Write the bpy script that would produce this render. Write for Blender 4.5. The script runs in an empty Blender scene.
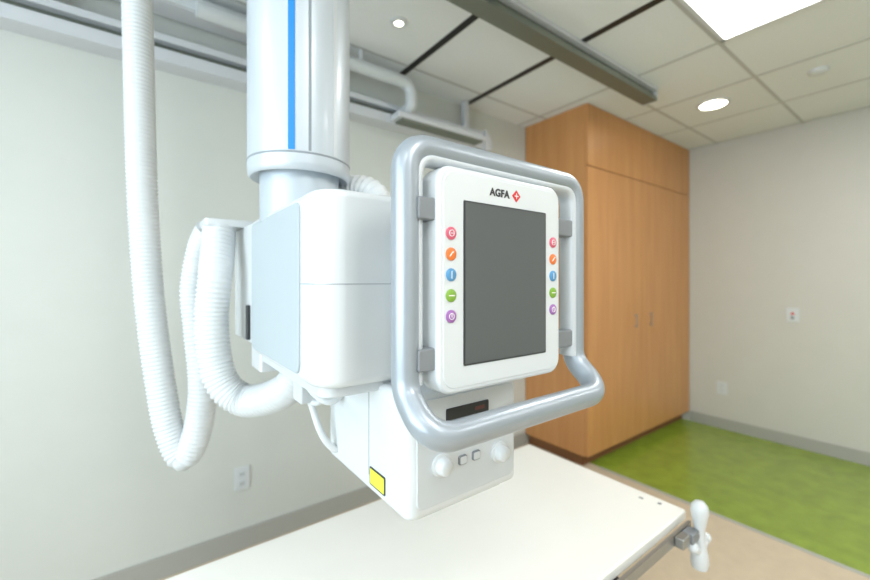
import bpy, bmesh, math, random
from mathutils import Vector, Matrix
random.seed(3)
sc = bpy.context.scene
try:
    sc.view_settings.view_transform = 'Standard'
except Exception: pass

# ---------------------------------------------------------------- materials
def lin(c):
    return tuple(((x/255)/12.92 if x/255 <= .04045 else ((x/255+.055)/1.055)**2.4) for x in c)
def mat(name, rgb, rough=.5, metal=0, emit=0, noise=0, nscale=8, bump=0, bscale=60, coat=0):
    m = bpy.data.materials.new(name); m.use_nodes = True
    nt = m.node_tree; b = nt.nodes['Principled BSDF']
    c = lin(rgb)+(1,)
    b.inputs['Base Color'].default_value = c
    b.inputs['Roughness'].default_value = rough
    b.inputs['Metallic'].default_value = metal
    if coat: b.inputs['Coat Weight'].default_value = coat
    if emit:
        b.inputs['Emission Color'].default_value = c
        b.inputs['Emission Strength'].default_value = emit
    tc = nt.nodes.new('ShaderNodeTexCoord')
    n = nt.nodes.new('ShaderNodeTexNoise'); n.inputs['Scale'].default_value = nscale; n.inputs['Detail'].default_value = 6
    nt.links.new(tc.outputs['Object'], n.inputs['Vector'])
    mx = nt.nodes.new('ShaderNodeMixRGB'); mx.blend_type = 'MULTIPLY'; mx.inputs['Fac'].default_value = 1
    r = nt.nodes.new('ShaderNodeValToRGB')
    lo = 1-max(noise, .01)
    r.color_ramp.elements[0].position = .3; r.color_ramp.elements[1].position = .7
    r.color_ramp.elements[0].color = (lo, lo, lo, 1); r.color_ramp.elements[1].color = (1, 1, 1, 1)
    nt.links.new(n.outputs['Fac'], r.inputs['Fac'])
    mx.inputs['Color1'].default_value = c
    nt.links.new(r.outputs['Color'], mx.inputs['Color2'])
    nt.links.new(mx.outputs['Color'], b.inputs['Base Color'])
    if bump:
        n2 = nt.nodes.new('ShaderNodeTexNoise'); n2.inputs['Scale'].default_value = bscale
        nt.links.new(tc.outputs['Object'], n2.inputs['Vector'])
        bp = nt.nodes.new('ShaderNodeBump'); bp.inputs['Strength'].default_value = bump; bp.inputs['Distance'].default_value = .002
        nt.links.new(n2.outputs['Fac'], bp.inputs['Height']); nt.links.new(bp.outputs['Normal'], b.inputs['Normal'])
    return m
def wood_mat():
    m = bpy.data.materials.new('maple_veneer'); m.use_nodes = True
    nt = m.node_tree; b = nt.nodes['Principled BSDF']; b.inputs['Roughness'].default_value = .34
    tc = nt.nodes.new('ShaderNodeTexCoord'); mp = nt.nodes.new('ShaderNodeMapping')
    mp.inputs['Scale'].default_value = (14, 14, .9)
    nt.links.new(tc.outputs['Object'], mp.inputs['Vector'])
    n = nt.nodes.new('ShaderNodeTexNoise'); n.inputs['Scale'].default_value = 1.6; n.inputs['Detail'].default_value = 8; n.inputs['Distortion'].default_value = .6
    nt.links.new(mp.outputs['Vector'], n.inputs['Vector'])
    r = nt.nodes.new('ShaderNodeValToRGB')
    r.color_ramp.elements[0].position = .3; r.color_ramp.elements[1].position = .72
    r.color_ramp.elements[0].color = lin((192, 135, 82))+(1,); r.color_ramp.elements[1].color = lin((203, 148, 94))+(1,)
    nt.links.new(n.outputs['Fac'], r.inputs['Fac']); nt.links.new(r.outputs['Color'], b.inputs['Base Color'])
    return m
M = {}
M['wall'] = mat('wall_paint_greige', (206, 209, 204), .6, bump=.15, bscale=150, noise=.02)
M['wallr'] = mat('wall_paint_beige', (203, 202, 196), .6, bump=.15, bscale=150, noise=.02)
M['tile'] = mat('ceiling_tile', (231, 235, 236), .9, noise=.04, nscale=90, bump=.3, bscale=200)
M['tbar'] = mat('ceiling_tbar', (190, 192, 190), .5)
M['black'] = mat('black_channel', (22, 22, 22), .5)
M['beige'] = mat('beige_vinyl', (204, 188, 164), .4, noise=.1, nscale=14)
M['green'] = mat('green_vinyl', (138, 162, 54), .27, noise=.25, nscale=9, coat=.2)
M['base'] = mat('baseboard_grey', (168, 168, 162), .5)
M['wood'] = wood_mat()
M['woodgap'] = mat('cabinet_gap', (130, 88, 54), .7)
M['steel'] = mat('brushed_steel', (165, 166, 164), .35, .8)
M['white'] = mat('white_shell', (212, 216, 218), .35, coat=.2)
M['white2'] = mat('white_satin', (203, 208, 211), .45)
M['hose'] = mat('hose_plastic', (214, 218, 220), .5)
M['plate'] = mat('blue_grey_plate', (176, 187, 193), .45)
M['column'] = mat('column_paint', (194, 202, 209), .38, .2, coat=.15)
M['column2'] = mat('column_inner', (186, 196, 204), .38, .2)
M['blue'] = mat('blue_strip', (20, 130, 205), .4)
M['silver'] = mat('handle_silver', (160, 168, 176), .36, .4, coat=.1)
M['silver2'] = mat('handle_light', (200, 205, 209), .4, .1)
M['grey'] = mat('grey_plastic', (128, 132, 136), .45)
M['seam'] = mat('seam_grey', (140, 148, 154), .6)
M['screen'] = mat('screen_glass', (88, 91, 92), .25, coat=.3)
M['screenf'] = mat('screen_frame', (52, 54, 56), .4)
M['dark'] = mat('dark_plastic', (40, 42, 44), .4)
M['red'] = mat('red_paint', (205, 40, 45), .4)
M['redled'] = mat('display_digits', (92, 52, 50), .4)
M['yellow'] = mat('yellow_label', (222, 224, 70), .5)
M['table'] = mat('table_top', (238, 237, 232), .35, noise=.015)
M['lamp'] = mat('lamp_diffuser', (255, 252, 246), .5, emit=7)
M['down'] = mat('downlight_lens', (255, 246, 228), .5, emit=12)
M['rail'] = mat('rail_aluminium', (208, 211, 216), .45, .1)
M['raild'] = mat('rail_metal_green_reflection', (118, 124, 114), .45, .4)  # dark rail metal; green reflected from the floor is put into the colour

BT = [mat('button_%d' % i, c, .4) for i, c in enumerate([(206, 92, 114), (226, 118, 54), (84, 146, 192), (126, 168, 58), (156, 102, 170)])]
BTw = mat('button_glyph', (245, 240, 240), .5)

# ---------------------------------------------------------------- helpers
def root(name, loc=(0, 0, 0)):
    e = bpy.data.objects.new(name, None); e.location = loc; e.empty_display_size = .05
    sc.collection.objects.link(e); return e
def finish(ob, parent):
    if parent is not None:
        ob.parent = parent
        ob.matrix_parent_inverse = Matrix.Translation(-Vector(parent.location))
    return ob
def mesh_ob(name, verts, faces, m, parent=None, smooth=True, ang=35):
    me = bpy.data.meshes.new(name); me.from_pydata([tuple(v) for v in verts], [], faces)
    bm = bmesh.new(); bm.from_mesh(me); bmesh.ops.recalc_face_normals(bm, faces=bm.faces); bm.to_mesh(me); bm.free()
    me.materials.append(m)
    if smooth:
        for p in me.polygons: p.use_smooth = True
        me.set_sharp_from_angle(angle=math.radians(ang))
    ob = bpy.data.objects.new(name, me); sc.collection.objects.link(ob)
    return finish(ob, parent)
def addbevel(ob, w, seg=4):
    me = ob.data
    for p in me.polygons: p.use_smooth = True
    a = me.attributes.get('sharp_edge')
    if a: me.attributes.remove(a)
    b = ob.modifiers.new('bevel', 'BEVEL'); b.width = w; b.segments = seg; b.limit_method = 'ANGLE'; b.angle_limit = math.radians(40)
    n = ob.modifiers.new('wn', 'WEIGHTED_NORMAL'); n.keep_sharp = False
def boxdata(lo, hi):
    x0, y0, z0 = lo; x1, y1, z1 = hi
    v = [(x0, y0, z0), (x1, y0, z0), (x1, y1, z0), (x0, y1, z0), (x0, y0, z1), (x1, y0, z1), (x1, y1, z1), (x0, y1, z1)]
    f = [(0, 3, 2, 1), (4, 5, 6, 7), (0, 1, 5, 4), (1, 2, 6, 5), (2, 3, 7, 6), (3, 0, 4, 7)]
    return v, f
def box(name, lo, hi, m, parent=None, bevel=0, seg=3):
    v, f = boxdata(lo, hi); ob = mesh_ob(name, v, f, m, parent)
    if bevel: addbevel(ob, bevel, seg)
    return ob
def multibox(name, items, parent=None):
    """items: list of (lo,hi,mat) -> one mesh"""
    V = []; F = []; MI = []; mats = []
    for lo, hi, m in items:
        v, f = boxdata(lo, hi); o = len(V); V += v
        if m not in mats: mats.append(m)
        for q in f: F.append(tuple(i+o for i in q)); MI.append(mats.index(m))
    me = bpy.data.meshes.new(name); me.from_pydata(V, [], F)
    for m in mats: me.materials.append(m)
    for p, i in zip(me.polygons, MI): p.material_index = i
    ob = bpy.data.objects.new(name, me); sc.collection.objects.link(ob)
    return finish(ob, parent)
def rrect(a0, b0, a1, b1, radii, n=8):
    """rounded rect outline, radii for corners (a0b0, a1b0, a1b1, a0b1)"""
    if not isinstance(radii, (list, tuple)): radii = [radii]*4
    pts = []
    C = [((a0, b0), (1, 1), 180), ((a1, b0), (-1, 1), 270), ((a1, b1), (-1, -1), 0), ((a0, b1), (1, -1), 90)]
    for (c, s, st), r in zip(C, radii):
        cx, cy = c[0]+s[0]*r, c[1]+s[1]*r
        for i in range(n+1):
            t = math.radians(st+90*i/n); pts.append((cx+r*math.cos(t), cy+r*math.sin(t)))
    return pts
def prism(name, outline, axis, d0, d1, m, parent=None, bevel=0, seg=4):
    def P(a, b, d):
        return {'x': (d, a, b), 'y': (a, d, b), 'z': (a, b, d)}[axis]
    n = len(outline)
    V = [P(a, b, d0) for a, b in outline]+[P(a, b, d1) for a, b in outline]
    F = [tuple(range(n)), tuple(range(n, 2*n))]+[(i, (i+1) % n, n+(i+1) % n, n+i) for i in range(n)]
    ob = mesh_ob(name, V, F, m, parent)
    if bevel: addbevel(ob, bevel, seg)
    return ob
def sweep(name, pts, rf, m, parent=None, segs=20, closed=False):
    pts = [Vector(p) for p in pts]; N = len(pts)
    T = []
    for i in range(N):
        if closed: a = pts[(i+1) % N]-pts[i-1]
        else: a = pts[min(i+1, N-1)]-pts[max(i-1, 0)]
        T.append(a.normalized())
    up = Vector((0, 1, 0)) if abs(T[0].y) < .9 else Vector((1, 0, 0))
    nrm = (up-T[0]*up.dot(T[0])).normalized()
    V = []
    for i in range(N):
        nrm = (nrm-T[i]*nrm.dot(T[i])).normalized()
        bn = T[i].cross(nrm); r = rf(i)
        if not isinstance(r, tuple): r = (r, r)
        for k in range(segs):
            t = 2*math.pi*k/segs
            V.append(pts[i]+nrm*math.cos(t)*r[0]+bn*math.sin(t)*r[1])
    F = []
    for i in range(N if closed else N-1):
        j = (i+1) % N
        for k in range(segs):
            l = (k+1) % segs; F.append((i*segs+k, i*segs+l, j*segs+l, j*segs+k))
    if not closed:
        F.append(tuple(range(segs))); F.append(tuple(range((N-1)*segs, N*segs)))
    return mesh_ob(name, V, F, m, parent, ang=60)
def spline(ctrl, step):
    """Catmull-Rom resampled evenly"""
    c = [Vector(p) for p in ctrl]; c = [c[0]*2-c[1]]+c+[c[-1]*2-c[-2]]
    dense = []
    for i in range(1, len(c)-2):
        for k in range(40):
            t = k/40; p0, p1, p2, p3 = c[i-1], c[i], c[i+1], c[i+2]
            dense.append(.5*((2*p1)+(p2-p0)*t+(2*p0-5*p1+4*p2-p3)*t*t+(3*p1-p0-3*p2+p3)*t**3))
    dense.append(c[-2])
    out = [dense[0]]; acc = 0; last = dense[0]
    for p in dense[1:]:
        seg = (p-last).length
        while acc+seg >= step:
            q = last+(p-last)*((step-acc)/seg); out.append(q); seg = (p-q).length; last = q; acc = 0
        acc += seg; last = p
    return out
def fillet(pts, rad, n=10, closed=True):
    P = [Vector(p) for p in pts]; N = len(P); out = []
    for i in range(N):
        if not closed and i in (0, N-1): out.append(P[i]); continue
        a, b, c = P[i-1], P[i], P[(i+1) % N]
        u = (a-b).normalized(); w = (c-b).normalized(); r = rad[i] if isinstance(rad, list) else rad
        th = u.angle(w)
        d = min(r/math.tan(th/2), (a-b).length*.49, (c-b).length*.49)
        p0 = b+u*d; p2 = b+w*d
        for k in range(n+1):
            t = k/n; out.append(p0*(1-t)**2+b*2*t*(1-t)*.85+p2*t*t+(p0+p2)*.5*2*t*(1-t)*.15)
    return out
def hose(name, ctrl, r, m, parent, pitch=.011, amp=.0035):
    st = pitch/4; p = spline(ctrl, st)
    return sweep(name, p, lambda i: r-amp*(0 if i % 4 in (0, 1) else 1)*1.0, m, parent, 24)
def cyl(name, p0, p1, r, m, parent=None, segs=32, bevel=0, r2=None):
    ob = sweep(name, [p0, p1], lambda i: r if (i == 0 or r2 is None) else r2, m, parent, segs)
    ob.data.set_sharp_from_angle(angle=math.radians(35))
    if bevel: addbevel(ob, bevel, 3)
    return ob
def lathe(name, c, prof, m, parent=None, segs=28, axis='z', ring=False):
    V = []; F = []
    for r, h in prof:
        for k in range(segs):
            t = 2*math.pi*k/segs; a, b = r*math.cos(t), r*math.sin(t)
            o = {'z': (a, b, h), 'y': (a, h, b), 'x': (h, a, b)}[axis]
            V.append((c[0]+o[0], c[1]+o[1], c[2]+o[2]))
    n = len(prof)
    for i in range(n if ring else n-1):
        j = (i+1) % n
        for k in range(segs):
            l = (k+1) % segs; F.append((i*segs+k, i*segs+l, j*segs+l, j*segs+k))
    if not ring:
        F.append(tuple(range(segs))); F.append(tuple(range((n-1)*segs, n*segs)))
    return mesh_ob(name, V, F, m, parent, ang=45)

# ---------------------------------------------------------------- room (metres)
XL, XR, YN, YB, H = -2.2, 4.41, -2.6, 2.26, 2.70
multibox('floor', [((XL, YN, -.1), (2.76, YB, 0), M['beige']), ((2.76, YN, -.1), (XR, YB, 0), M['green'])])
multibox('trim_1', [((2.735, YN+.02, 0), (2.765, YB-.62, .0015), M['base'])])
box('wall_back', (XL-.1, YB, 0), (XR+.1, YB+.1, H), M['wall'])
box('wall_right', (XR, YN, 0), (XR+.1, YB, H), M['wallr'])
box('wall_front', (XL-.1, YN-.1, 0), (XR+.1, YN, H), M['wallr'])
# left wall with window opening
wy0, wy1, wz0, wz1 = -1.4, 1.5, .7, 2.4
multibox('wall_left', [((XL-.1, YN, 0), (XL, wy0, H), M['wall']), ((XL-.1, wy1, 0), (XL, YB, H), M['wall']),
    ((XL-.1, wy0, 0), (XL, wy1, wz0), M['wall']), ((XL-.1, wy0, wz1), (XL, wy1, H), M['wall'])])
multibox('window_1', [((XL-.08, wy0, wz0), (XL-.03, wy0+.05, wz1), M['white']), ((XL-.08, wy1-.05, wz0), (XL-.03, wy1, wz1), M['white']),
    ((XL-.08, wy0, wz0), (XL-.03, wy1, wz0+.05), M['white']), ((XL-.08, wy0, wz1-.05), (XL-.03, wy1, wz1), M['white']),
    ((XL-.07, (wy0+wy1)/2-.025, wz0), (XL-.04, (wy0+wy1)/2+.025, wz1), M['white'])])
box('baseboard_back', (XL, YB-.012, 0), (2.63, YB, .10), M['base'])
box('baseboard_right', (XR-.012, YN, 0), (XR, 1.66, .10), M['base'])
# ceiling with T-bar grid, black channels
items = [((XL, YN, H), (XR, YB, H+.1), M['tile'])]
gx = [1.33+.61*k for k in range(-6, 6)]
gy = [.82+.61*k for k in range(-6, 3)]
for x in gx:
    if XL < x < XR:
        if abs(x-1.33) < .01 or abs(x-1.94) < .01:
            items.append(((x-.02, YN, H-.004), (x+.02, YB, H), M['black']))
        else: items.append(((x-.010, YN, H-.003), (x+.010, YB, H), M['tbar']))
for y in gy:
    if YN < y < YB: items.append(((XL, y-.010, H-.0028), (XR, y+.010, H), M['tbar']))
multibox('ceiling', items)

# ceiling light panels
def lightpanel(cx, cy, w=.57, l=.57):
    e = root('ceiling_light_panel', (cx, cy, H))
    multibox('frame', [((cx-w/2, cy-l/2, H-.02), (cx-w/2+.02, cy+l/2, H-.001), M['white']), ((cx+w/2-.02, cy-l/2, H-.02), (cx+w/2, cy+l/2, H-.001), M['white']),
        ((cx-w/2, cy-l/2, H-.02), (cx+w/2, cy-l/2+.02, H-.001), M['white']), ((cx-w/2, cy+l/2-.02, H-.02), (cx+w/2, cy+l/2, H-.001), M['white'])], e)
    box('diffuser', (cx-w/2+.02, cy-l/2+.02, H-.014), (cx+w/2-.02, cy+l/2-.02, H-.003), M['lamp'], e)
lightpanel(2.245, .515)
for c in [(-.8, -.7), (.42, -.7), (2.245, -1.3), (.42, -1.92), (3.46, -.7), (-1.4, 1.12)]: lightpanel(*c)
def downlight(cx, cy, r=.085):
    e = root('recessed_downlight', (cx, cy, H))
    lathe('trim_ring', (cx, cy, H), [(r, -.001), (r+.022, -.001), (r+.02, -.008), (r, -.010)], M['white'], e, ring=True)
    lathe('lens', (cx, cy, H), [(r-.001, -.002), (r-.001, -.007)], M['down'], e)
downlight(3.40, 1.13); downlight(1.05, 1.72, .022); downlight(3.4, -1.3)
e = root('smoke_detector', (3.38, .56, H))
lathe('body', (3.38, .56, H), [(.05, -.001), (.05, -.012), (.04, -.022), (.02, -.026)], M['white'], e)

# ---------------------------------------------------------------- cabinet
e = root('tall_wood_cabinet', (3.5, 1.96, 0))
cx0, cx1, cy0, cy1 = 2.635, 4.405, 1.668, 2.255
box('carcass', (cx0, cy0+.022, .09), (cx1, cy1, H-.002), M['wood'], e)
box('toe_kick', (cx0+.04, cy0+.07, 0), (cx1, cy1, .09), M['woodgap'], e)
multibox('gaps', [((cx0+.004, cy0+.018, .10), (cx1, cy0+.0225, H-.01), M['woodgap'])], e)
mid = 3.44
for i, (a, b) in enumerate([(cx0, mid-.002), (mid+.002, cx1-.002)]):
    box('door_%d' % (i+1), (a, cy0, .095), (b, cy0+.02, 2.237), M['wood'], e, .0015, 2)
    box('upper_door_%d' % (i+1), (a, cy0, 2.243), (b, cy0+.02, H-.004), M['wood'], e, .0015, 2)
for i, x in enumerate([mid-.13, mid+.13]):
    cyl('pull_%d' % (i+1), (x, cy0-.022, 1.0), (x, cy0-.022, 1.12), .004, M['steel'], e, 12)
    for z in (1.015, 1.105): cyl('pull_post_%d' % i, (x, cy0-.022, z), (x, cy0+.001, z), .0035, M['steel'], e, 10)

# ---------------------------------------------------------------- wall outlets
def outlet(name, c, side, red=False):
    e = root(name, c); x, y, z = c
    if side == 'back':
        prism('plate', rrect(x-.037, z-.06, x+.037, z+.06, .006, 3), 'y', y-.007, y, M['white'], e, .002, 2)
        for s in (-.024, .024):
            prism('socket', rrect(x-.017, z+s-.015, x+.017, z+s+.015, .007, 3), 'y', y-.010, y-.006, M['white2'], e)
            for dx in (-.006, .006): box('slot', (x+dx-.0012, y-.0106, z+s-.006), (x+dx+.0012, y-.0098, z+s+.005), M['dark'], e)
    else:
        prism('plate', rrect(y-.042, z-.06, y+.042, z+.06, .006, 3), 'x', x-.007, x, M['white'], e, .002, 2)
        if red:
            prism('red_label', [(y-.016, z+.002), (y+.016, z+.002), (y, z+.028)], 'x', x-.0085, x-.0065, M['red'], e)
            lathe('button', (x, y, z-.022), [(.012, -.007), (.012, -.014), (.009, -.016)], M['seam'], e, axis='x')
        else:
            for s in (-.024, .024): prism('socket', rrect(y-.017, z+s-.015, y+.017, z+s+.015, .007, 3), 'x', x-.010, x-.006, M['white2'], e)
outlet('wall_outlet', (.425, YB, .364), 'back')
outlet('wall_outlet', (XR, 1.394, .38), 'right')
outlet('emergency_call_button', (XR, .887, 1.104), 'right', True)

# ---------------------------------------------------------------- ceiling rails
e = root('ceiling_rail', (.6, 1.31, 2.65))
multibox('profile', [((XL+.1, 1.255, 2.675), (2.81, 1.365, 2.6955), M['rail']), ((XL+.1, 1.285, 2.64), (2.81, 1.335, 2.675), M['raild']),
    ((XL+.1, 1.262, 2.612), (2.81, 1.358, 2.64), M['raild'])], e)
box('end_cap', (2.81, 1.26, 2.61), (2.822, 1.36, 2.69), M['white2'], e, .002)
e = root('ceiling_rail', (.2, .79, 2.65))
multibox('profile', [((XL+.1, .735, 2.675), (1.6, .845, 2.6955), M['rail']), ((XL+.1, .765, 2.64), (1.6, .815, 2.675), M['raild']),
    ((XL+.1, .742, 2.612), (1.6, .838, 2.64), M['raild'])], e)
e = root('wall_rail', (.2, 2.2, 2.43))
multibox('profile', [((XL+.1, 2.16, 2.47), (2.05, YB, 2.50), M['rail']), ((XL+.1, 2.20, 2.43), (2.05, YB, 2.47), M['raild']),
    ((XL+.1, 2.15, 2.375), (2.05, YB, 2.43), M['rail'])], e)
box('upper_tray', (XL+.1, 2.08, 2.60), (.9, 2.20, 2.63), M['rail'], e, .004)
box('upper_tray_lip', (XL+.1, 2.06, 2.60), (.9, 2.078, 2.66), M['white2'], e, .004)
for i, x in enumerate((-1.2, -.3, .6, 1.9)):
    box('bracket_%d' % i, (x-.02, 2.17, 2.50), (x+.02, 2.21, H-.006), M['rail'], e, .002)
prism('end_block', [(2.05, 2.36), (2.12, 2.37), (2.12, 2.44), (2.05, 2.51)], 'y', 2.13, YB, M['rail'], e, .004)
box('trolley', (1.25, 2.05, 2.385), (1.98, 2.15, 2.425), M['rail'], e, .01)
box('trolley_pad', (1.28, 2.055, 2.372), (1.95, 2.14, 2.386), M['raild'], e, .004)
e = root('ceiling_conduit', (1, 2.05, 2.6))
pp = fillet([(.2, 2.05, 2.60), (1.34, 2.05, 2.60), (1.34, 2.05, 2.46), (1.34, 2.17, 2.45)], [0, .1, .03, 0], closed=False)
sweep('pipe', pp, lambda i: .036, M['white2'], e, 20)
for i, x in enumerate((.5, 1.0)): cyl('hanger_%d' % i, (x, 2.05, 2.6), (x, 2.05, H-.004), .01, M['rail'], e, 10)

# ---------------------------------------------------------------- x-ray table
e = root('xray_table', (.53, 1.0, 0))
prism('table_top', rrect(-.6, .627, 1.63, 1.37, .012, 4), 'z', .505, .54, M['table'], e, .006)
box('under_frame', (-.5, .67, .44), (1.5, 1.33, .504), M['white2'], e, .01)
prism('pedestal', rrect(-.05, .78, 1.1, 1.22, .06, 6), 'z', .05, .44, M['white2'], e, .01)
prism('foot_plate', rrect(-.15, .72, 1.2, 1.28, .05, 6), 'z', 0, .05, M['grey'], e, .01)
multibox('side_rail', [((-.55, .600, .485), (1.60, .612, .52), M['steel']), ((-.55, .612, .495), (-.5, .67, .503), M['dark']),
     ((.4, .612, .495), (.45, .67, .503), M['dark']), ((1.1, .612, .495), (1.15, .67, .503), M['dark'])], e)
box('corner_mark_1', (1.585, .70, .5401), (1.60, .712, .5407), M['grey'], e)
box('corner_mark_2', (1.57, .76, .5401), (1.582, .775, .5407), M['grey'], e)
# grip clamped on rail
gy_ = .568
e = root('rail_clamp_handle', (1.585, gy_, .5))
g = (1.585, gy_, 0)
lathe('grip', g, [(.012, .375), (.024, .38), (.029, .40), (.027, .43), (.020, .46), (.016, .49), (.017, .52), (.023, .548), (.028, .575), (.026, .597), (.015, .611), (.002, .614)], M['white'], e)
sweep('lever', spline([(1.535, gy_, .468), (1.56, gy_, .448), (1.585, gy_, .438), (1.615, gy_, .446), (1.64, gy_, .462)], .006), lambda i: .013, M['white'], e, 16)
lathe('lever_ball_1', (1.533, gy_, .47), [(.002, -.018), (.014, -.012), (.018, 0), (.014, .012), (.002, .018)], M['white'], e)
lathe('lever_ball_2', (1.64, gy_, .464), [(.002, -.018), (.014, -.012), (.018, 0), (.014, .012), (.002, .018)], M['white'], e)
box('clamp', (1.515, .562, .485), (1.568, .599, .52), M['grey'], e, .005)
box('clamp_arm', (1.566, .562, .49), (1.60, .599, .505), M['steel'], e, .003)
box('clamp_jaw', (1.46, .57, .485), (1.514, .599, .52), M['steel'], e, .004)

# ---------------------------------------------------------------- x-ray unit
U = root('ceiling_mounted_xray_unit', (.4, .9, 1.39))
CX, CY = .343, 1.065
# carriage
box('carriage', (CX-.22, .72, 2.50), (CX+.22, 1.38, 2.605), M['white2'], U, .015)
# telescopic column
lathe('column_outer', (CX, CY, 0), [(.102, 1.668), (.122, 1.655), (.1275, 1.660), (.129, 1.675), (.129, 2.50)], M['column'], U, 64)
lathe('column_collar', (CX, CY, 0), [(.1285, 1.692), (.1297, 1.694), (.1297, 1.697), (.1285, 1.699)], M['seam'], U, 64)
lathe('column_inner', (CX, CY, 0), [(.100, 1.54), (.100, 1.69)], M['column2'], U, 64)
def strip(name, ang, w, z0, z1, m, r=.1305, th=.004):
    a = math.radians(ang); V = []; F = []
    n = 6; da = w/r/2
    for z in (z0, z1):
        for rr in (r, r-th):
            for k in range(n+1):
                t = a-da+2*da*k/n; V.append((CX+rr*math.cos(t), CY+rr*math.sin(t), z))
    q = n+1
    for k in range(n):
        F += [(k, k+1, 2*q+k+1, 2*q+k), (q+k, 3*q+k, 3*q+k+1, q+k+1), (k, q+k, q+k+1, k+1), (2*q+k, 2*q+k+1, 3*q+k+1, 3*q+k)]
    F += [(0, 2*q, 3*q, q), (n, q+n, 3*q+n, 2*q+n)]
    return mesh_ob(name, V, F, m, U)
strip('blue_strip', -116.5, .016, 1.70, 2.50, M['blue'], .1300)
strip('column_groove_1', -98, .007, 1.70, 2.50, M['seam'], .1294)
strip('column_groove_highlight', -68, .012, 1.70, 2.50, M['silver2'], .1298)  # pale strip: the highlight along this groove is put into its colour
# main housing
hx0, hx1, hy0, hy1, hz0, hz1 = .25, .62, .68, 1.19, 1.192, 1.56
prism('housing', rrect(hx0, hy0, hx1, hy1, [.055, .03, .03, .03], 10), 'z', hz0, hz1, M['white'], U, .016, 5)
prism('side_plate', rrect(.775, 1.207, 1.175, 1.545, .02, 5), 'x', hx0-.005, hx0+.01, M['plate'], U, .003, 2)
prism('housing_seam', rrect(hx0-.0006, hy0-.0006, hx1+.0006, hy1+.0006, [.055, .03, .03, .03], 10), 'z', 1.3838, 1.3850, M['seam'], U)
prism('housing_skirt', rrect(hx0+.015, hy0+.02, hx1-.02, hy1-.02, .03, 6), 'z', 1.172, 1.20, M['white2'], U, .004)
# collimator
prism('collimator', rrect(.38, .592, .667, .965, .022, 8), 'z', .955, 1.186, M['white'], U, .014, 5)
prism('collimator_base', rrect(.40, .612, .647, .945, .02, 6), 'z', .944, .958, M['white2'], U, .004)
prism('collimator_window', rrect(.46, .69, .59, .85, .01, 4), 'z', .941, .945, M['screen'], U)
box('collimator_seam', (.3792, .74, .99), (.3806, .7412, 1.165), M['seam'], U)
box('collimator_seam_top', (.3792, .742, 1.1635), (.3806, .95, 1.165), M['seam'], U)
prism('yellow_warning_label', rrect(.672, .974, .735, 1.010, .003, 3), 'x', .3784, .3806, M['dark'], U)
prism('yellow_label_face', rrect(.675, .977, .732, 1.007, .002, 3), 'x', .3778, .3790, M['yellow'], U)
prism('collimator_face', rrect(.398, .975, .650, 1.172, .015, 6), 'y', .589, .594, M['white2'], U, .0015, 2)
prism('display_slot', rrect(.463, 1.124, .573, 1.148, .003, 4), 'y', .5865, .590, M['dark'], U, .001, 2)
box('display_digits', (.535, .5858, 1.133), (.560, .5866, 1.140), M['redled'], U)
box('print_line', (.50, .5880, 1.106), (.54, .5892, 1.110), M['grey'], U)
for i, (x, z) in enumerate([(.451, 1.047), (.603, 1.033)]):
    lathe('knob_%d' % (i+1), (x, .589, z), [(.022, 0), (.022, -.004), (.017, -.006), (.0155, -.018), (.012, -.022), (.002, -.023)], M['white'], U, axis='y')
for i, x in enumerate((.503, .538)):
    prism('push_button_%d' % (i+1), rrect(x-.010, 1.034, x+.010, 1.052, .004, 4), 'y', .5845, .590, M['grey'], U, .001, 2)
    prism('push_button_cap_%d' % (i+1), rrect(x-.008, 1.036, x+.008, 1.050, .003, 4), 'y', .5835, .585, M['white2'], U)

# control panel
prism('panel_arm', rrect(.45, 1.27, .60, 1.50, .02, 5), 'y', .54, .70, M['white2'], U, .005)
prism('panel_body', rrect(.377, 1.205, .690, 1.578, .030, 10), 'y', .500, .550, M['white'], U, .007, 5)
prism('panel_back_ring', rrect(.381, 1.209, .686, 1.574, .028, 10), 'y', .549, .560, M['grey'], U, .003)
prism('panel_face', rrect(.387, 1.215, .680, 1.568, .024, 10), 'y', .4985, .502, M['white'], U, .001, 2)
prism('screen_frame', rrect(.4285, 1.2495, .6410, 1.5235, .002, 3), 'y', .4972, .499, M['screenf'], U)
prism('screen', rrect(.4315, 1.2525, .638, 1.5205, .0015, 3), 'y', .4966, .4975, M['screen'], U)
for side, x in (('left', .402), ('right', .664)):
    for i in range(5):
        z = 1.467-i*.0335
        lathe('button_%s_%d' % (side, i+1), (x, .4988, z), [(.0105, 0), (.0105, -.0018), (.0095, -.0026), (.002, -.0028)], BT[i], U, axis='y')
        yy = .4957
        if i == 0:
            sweep('glyph_%s_0' % side, [(x+.005*math.cos(t*math.pi/8), yy, z+.005*math.sin(t*math.pi/8)) for t in range(16)], lambda k: .0006, BTw, U, 6, True)
            box('glyph_%s_0b' % side, (x-.003, yy-.0004, z-.0006), (x+.003, yy, z+.0006), BTw, U)
        elif i == 1:
            sweep('glyph_%s_1' % side, [(x-.004, yy, z-.004), (x, yy, z+.001), (x+.004, yy, z+.004)], lambda k: .0009, BTw, U, 6)
        elif i == 2: box('glyph_%s_2' % side, (x-.0007, yy-.0004, z-.006), (x+.0007, yy, z+.006), BTw, U)
        elif i == 3: box('glyph_%s_3' % side, (x-.006, yy-.0004, z-.0008), (x+.006, yy, z+.0008), BTw, U)
        else:
            sweep('glyph_%s_4' % side, [(x+.005*math.cos(t*math.pi/8), yy, z+.005*math.sin(t*math.pi/8)) for t in range(16)], lambda k: .0006, BTw, U, 6, True)
            box('glyph_%s_4b' % side, (x-.0007, yy-.0004, z-.002), (x+.0007, yy, z+.005), BTw, U)
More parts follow.
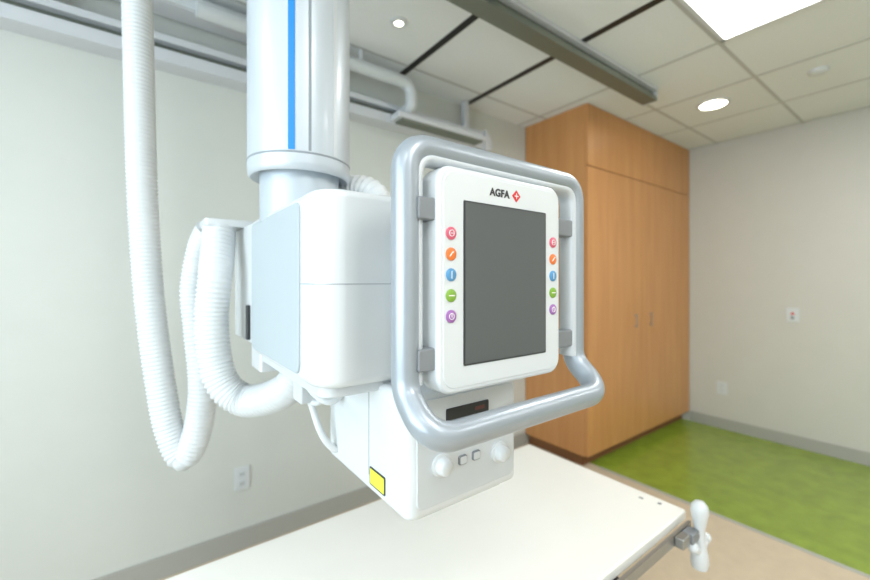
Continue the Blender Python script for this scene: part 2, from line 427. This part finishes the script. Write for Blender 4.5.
# logo
cu = bpy.data.curves.new('logo_lettering', 'FONT'); cu.body = 'AGFA'; cu.size = .0185; cu.extrude = .0003; cu.offset = .0006; cu.space_character = 1.05
cu.materials.append(M['dark'])
t = bpy.data.objects.new('logo_lettering', cu); t.location = (.489, .4978, 1.540); t.rotation_euler = (math.pi/2, 0, 0)
sc.collection.objects.link(t); finish(t, U)
prism('logo_diamond', [(.5565, 1.535), (.5675, 1.546), (.5565, 1.557), (.5455, 1.546)], 'y', .4976, .4987, M['red'], U)
prism('logo_diamond_bar', [(.5515, 1.5452), (.5615, 1.5452), (.5615, 1.5468), (.5515, 1.5468)], 'y', .4972, .4978, BTw, U)
prism('logo_diamond_bar2', [(.5557, 1.541), (.5573, 1.541), (.5573, 1.551), (.5557, 1.551)], 'y', .4972, .4978, BTw, U)

# handle loop
L, R = .338, .782
def dens(p, step=.012):
    out = []
    for i in range(len(p)):
        a, b = p[i], p[(i+1) % len(p)]; n = max(1, int((b-a).length/step))
        if (b-a).length < 1e-5: continue
        for k in range(n): out.append(a+(b-a)*k/n)
    return out
hp = dens(fillet([(L, .535, 1.607), (R+.003, .535, 1.607), (R+.003, .535, 1.215), (R+.003, .467, 1.155), (L, .467, 1.155), (L, .535, 1.215)],
            [.040, .040, .05, .045, .05, .05], 12))
sweep('handle_loop', hp, lambda i: (.024, .022), M['silver'], U, 24, True)
ip2 = fillet([(L+.017, .536, 1.225), (L+.017, .536, 1.590), (R-.014, .536, 1.590), (R-.014, .536, 1.225)], [0, .03, .03, 0], 12, closed=False)
sweep('handle_insert', ip2, lambda i: (.0205, .011), M['silver2'], U, 16)
for i, z in enumerate((1.505, 1.265)):
    prism('bracket_left_%d' % i, rrect(L+.008, z-.018, .392, z+.018, .004, 3), 'y', .508, .552, M['grey'], U, .003, 2)
    prism('bracket_right_%d' % i, rrect(.680, z-.018, R-.008, z+.018, .004, 3), 'y', .520, .552, M['grey'], U, .003, 2)

# hoses
hose('hose_long', [(-.02, 1.60, 2.60), (-.009, 1.625, 2.376), (-.001, 1.62, 1.983), (.007, 1.614, 1.655), (.025, 1.60, 1.328), (.052, 1.581, 1.066),
    (.078, 1.561, .90), (.113, 1.534, .815), (.147, 1.508, .885), (.165, 1.496, 1.04), (.152, 1.508, 1.23), (.143, 1.512, 1.36), (.160, 1.49, 1.49), (.181, 1.44, 1.555)], .043, M['hose'], U, .013, .004)
hose('hose_short', [(.193, 1.36, 1.545), (.185, 1.33, 1.47), (.174, 1.303, 1.393), (.166, 1.306, 1.277), (.174, 1.303, 1.161), (.197, 1.286, 1.085),
    (.243, 1.251, 1.045), (.289, 1.18, 1.06), (.327, 1.11, 1.10), (.35, 1.06, 1.16), (.36, 1.04, 1.20)], .046, M['hose'], U, .013, .0045)
hose('hose_top', [(.45, 1.13, 1.54), (.455, 1.12, 1.61), (.49, 1.08, 1.652), (.535, 1.02, 1.635), (.56, .99, 1.55)], .044, M['hose'], U, .014, .005)
prism('hose_bracket_top', rrect(.15, 1.32, .30, 1.475, .012, 4), 'z', 1.553, 1.575, M['white'], U, .004)
prism('hose_bracket_arm', rrect(.255, 1.18, .30, 1.47, .008, 4), 'z', 1.21, 1.556, M['white'], U, .005)
prism('hose_bracket_foot', rrect(.262, 1.15, .31, 1.26, .008, 4), 'z', 1.14, 1.21, M['white'], U, .004)
prism('cable_connector', rrect(1.235, 1.22, 1.262, 1.32, .004, 3), 'x', .247, .257, M['dark'], U, .002)
for i, c in enumerate([[(.30, 1.0, 1.19), (.31, .97, 1.13), (.335, .93, 1.10), (.36, .92, 1.12), (.385, .93, 1.14)],
                       [(.30, .93, 1.19), (.315, .90, 1.14), (.345, .87, 1.115), (.385, .87, 1.13)],
                       [(.31, .98, 1.18), (.33, .95, 1.10), (.345, .92, 1.03), (.37, .91, .99), (.39, .91, .985)]]):
    sweep('cable_%d' % i, spline(c, .006), lambda k: .008, M['hose'], U, 12)
box('cable_block', (.30, .93, 1.10), (.345, .99, 1.18), M['white2'], U, .006)

# ---------------------------------------------------------------- lights
w = bpy.data.worlds.new('world'); sc.world = w; w.use_nodes = True
w.node_tree.nodes['Background'].inputs['Color'].default_value = (.75, .88, 1, 1)
w.node_tree.nodes['Background'].inputs['Strength'].default_value = 1.5
def area(name, loc, rot, sx, sy, p, col):
    l = bpy.data.lights.new(name, 'AREA'); l.shape = 'RECTANGLE'; l.size = sx; l.size_y = sy; l.energy = p; l.color = col
    o = bpy.data.objects.new(name, l); o.location = loc; o.rotation_euler = rot; sc.collection.objects.link(o)
area('window_daylight', (XL-.12, (wy0+wy1)/2, (wz0+wz1)/2), (0, math.radians(-90), 0), wz1-wz0, wy1-wy0, 90, (.78, .92, 1))
for i, c in enumerate([(-.8, -.7), (.42, -.7), (2.245, -1.3), (.42, -1.92), (3.46, -.7), (-1.4, 1.12), (2.245, .515)]):
    area('panel_lamp', (c[0], c[1], H-.025), (0, 0, 0), .5, .5, 11.5 if i not in (0, 5) else 5, (.96, .985, 1))

# ---------------------------------------------------------------- camera
cd = bpy.data.cameras.new('camera'); cam = bpy.data.objects.new('camera', cd); sc.collection.objects.link(cam)
cam.location = (0, 0, 1.39); cam.rotation_euler = (math.pi/2, 0, math.radians(-36.6))
cd.sensor_width = 36; cd.lens = 397/870*36; cd.shift_y = -9/870; cd.clip_start = .02
cd.dof.use_dof = True; cd.dof.focus_distance = .75; cd.dof.aperture_fstop = 2.0
sc.camera = cam
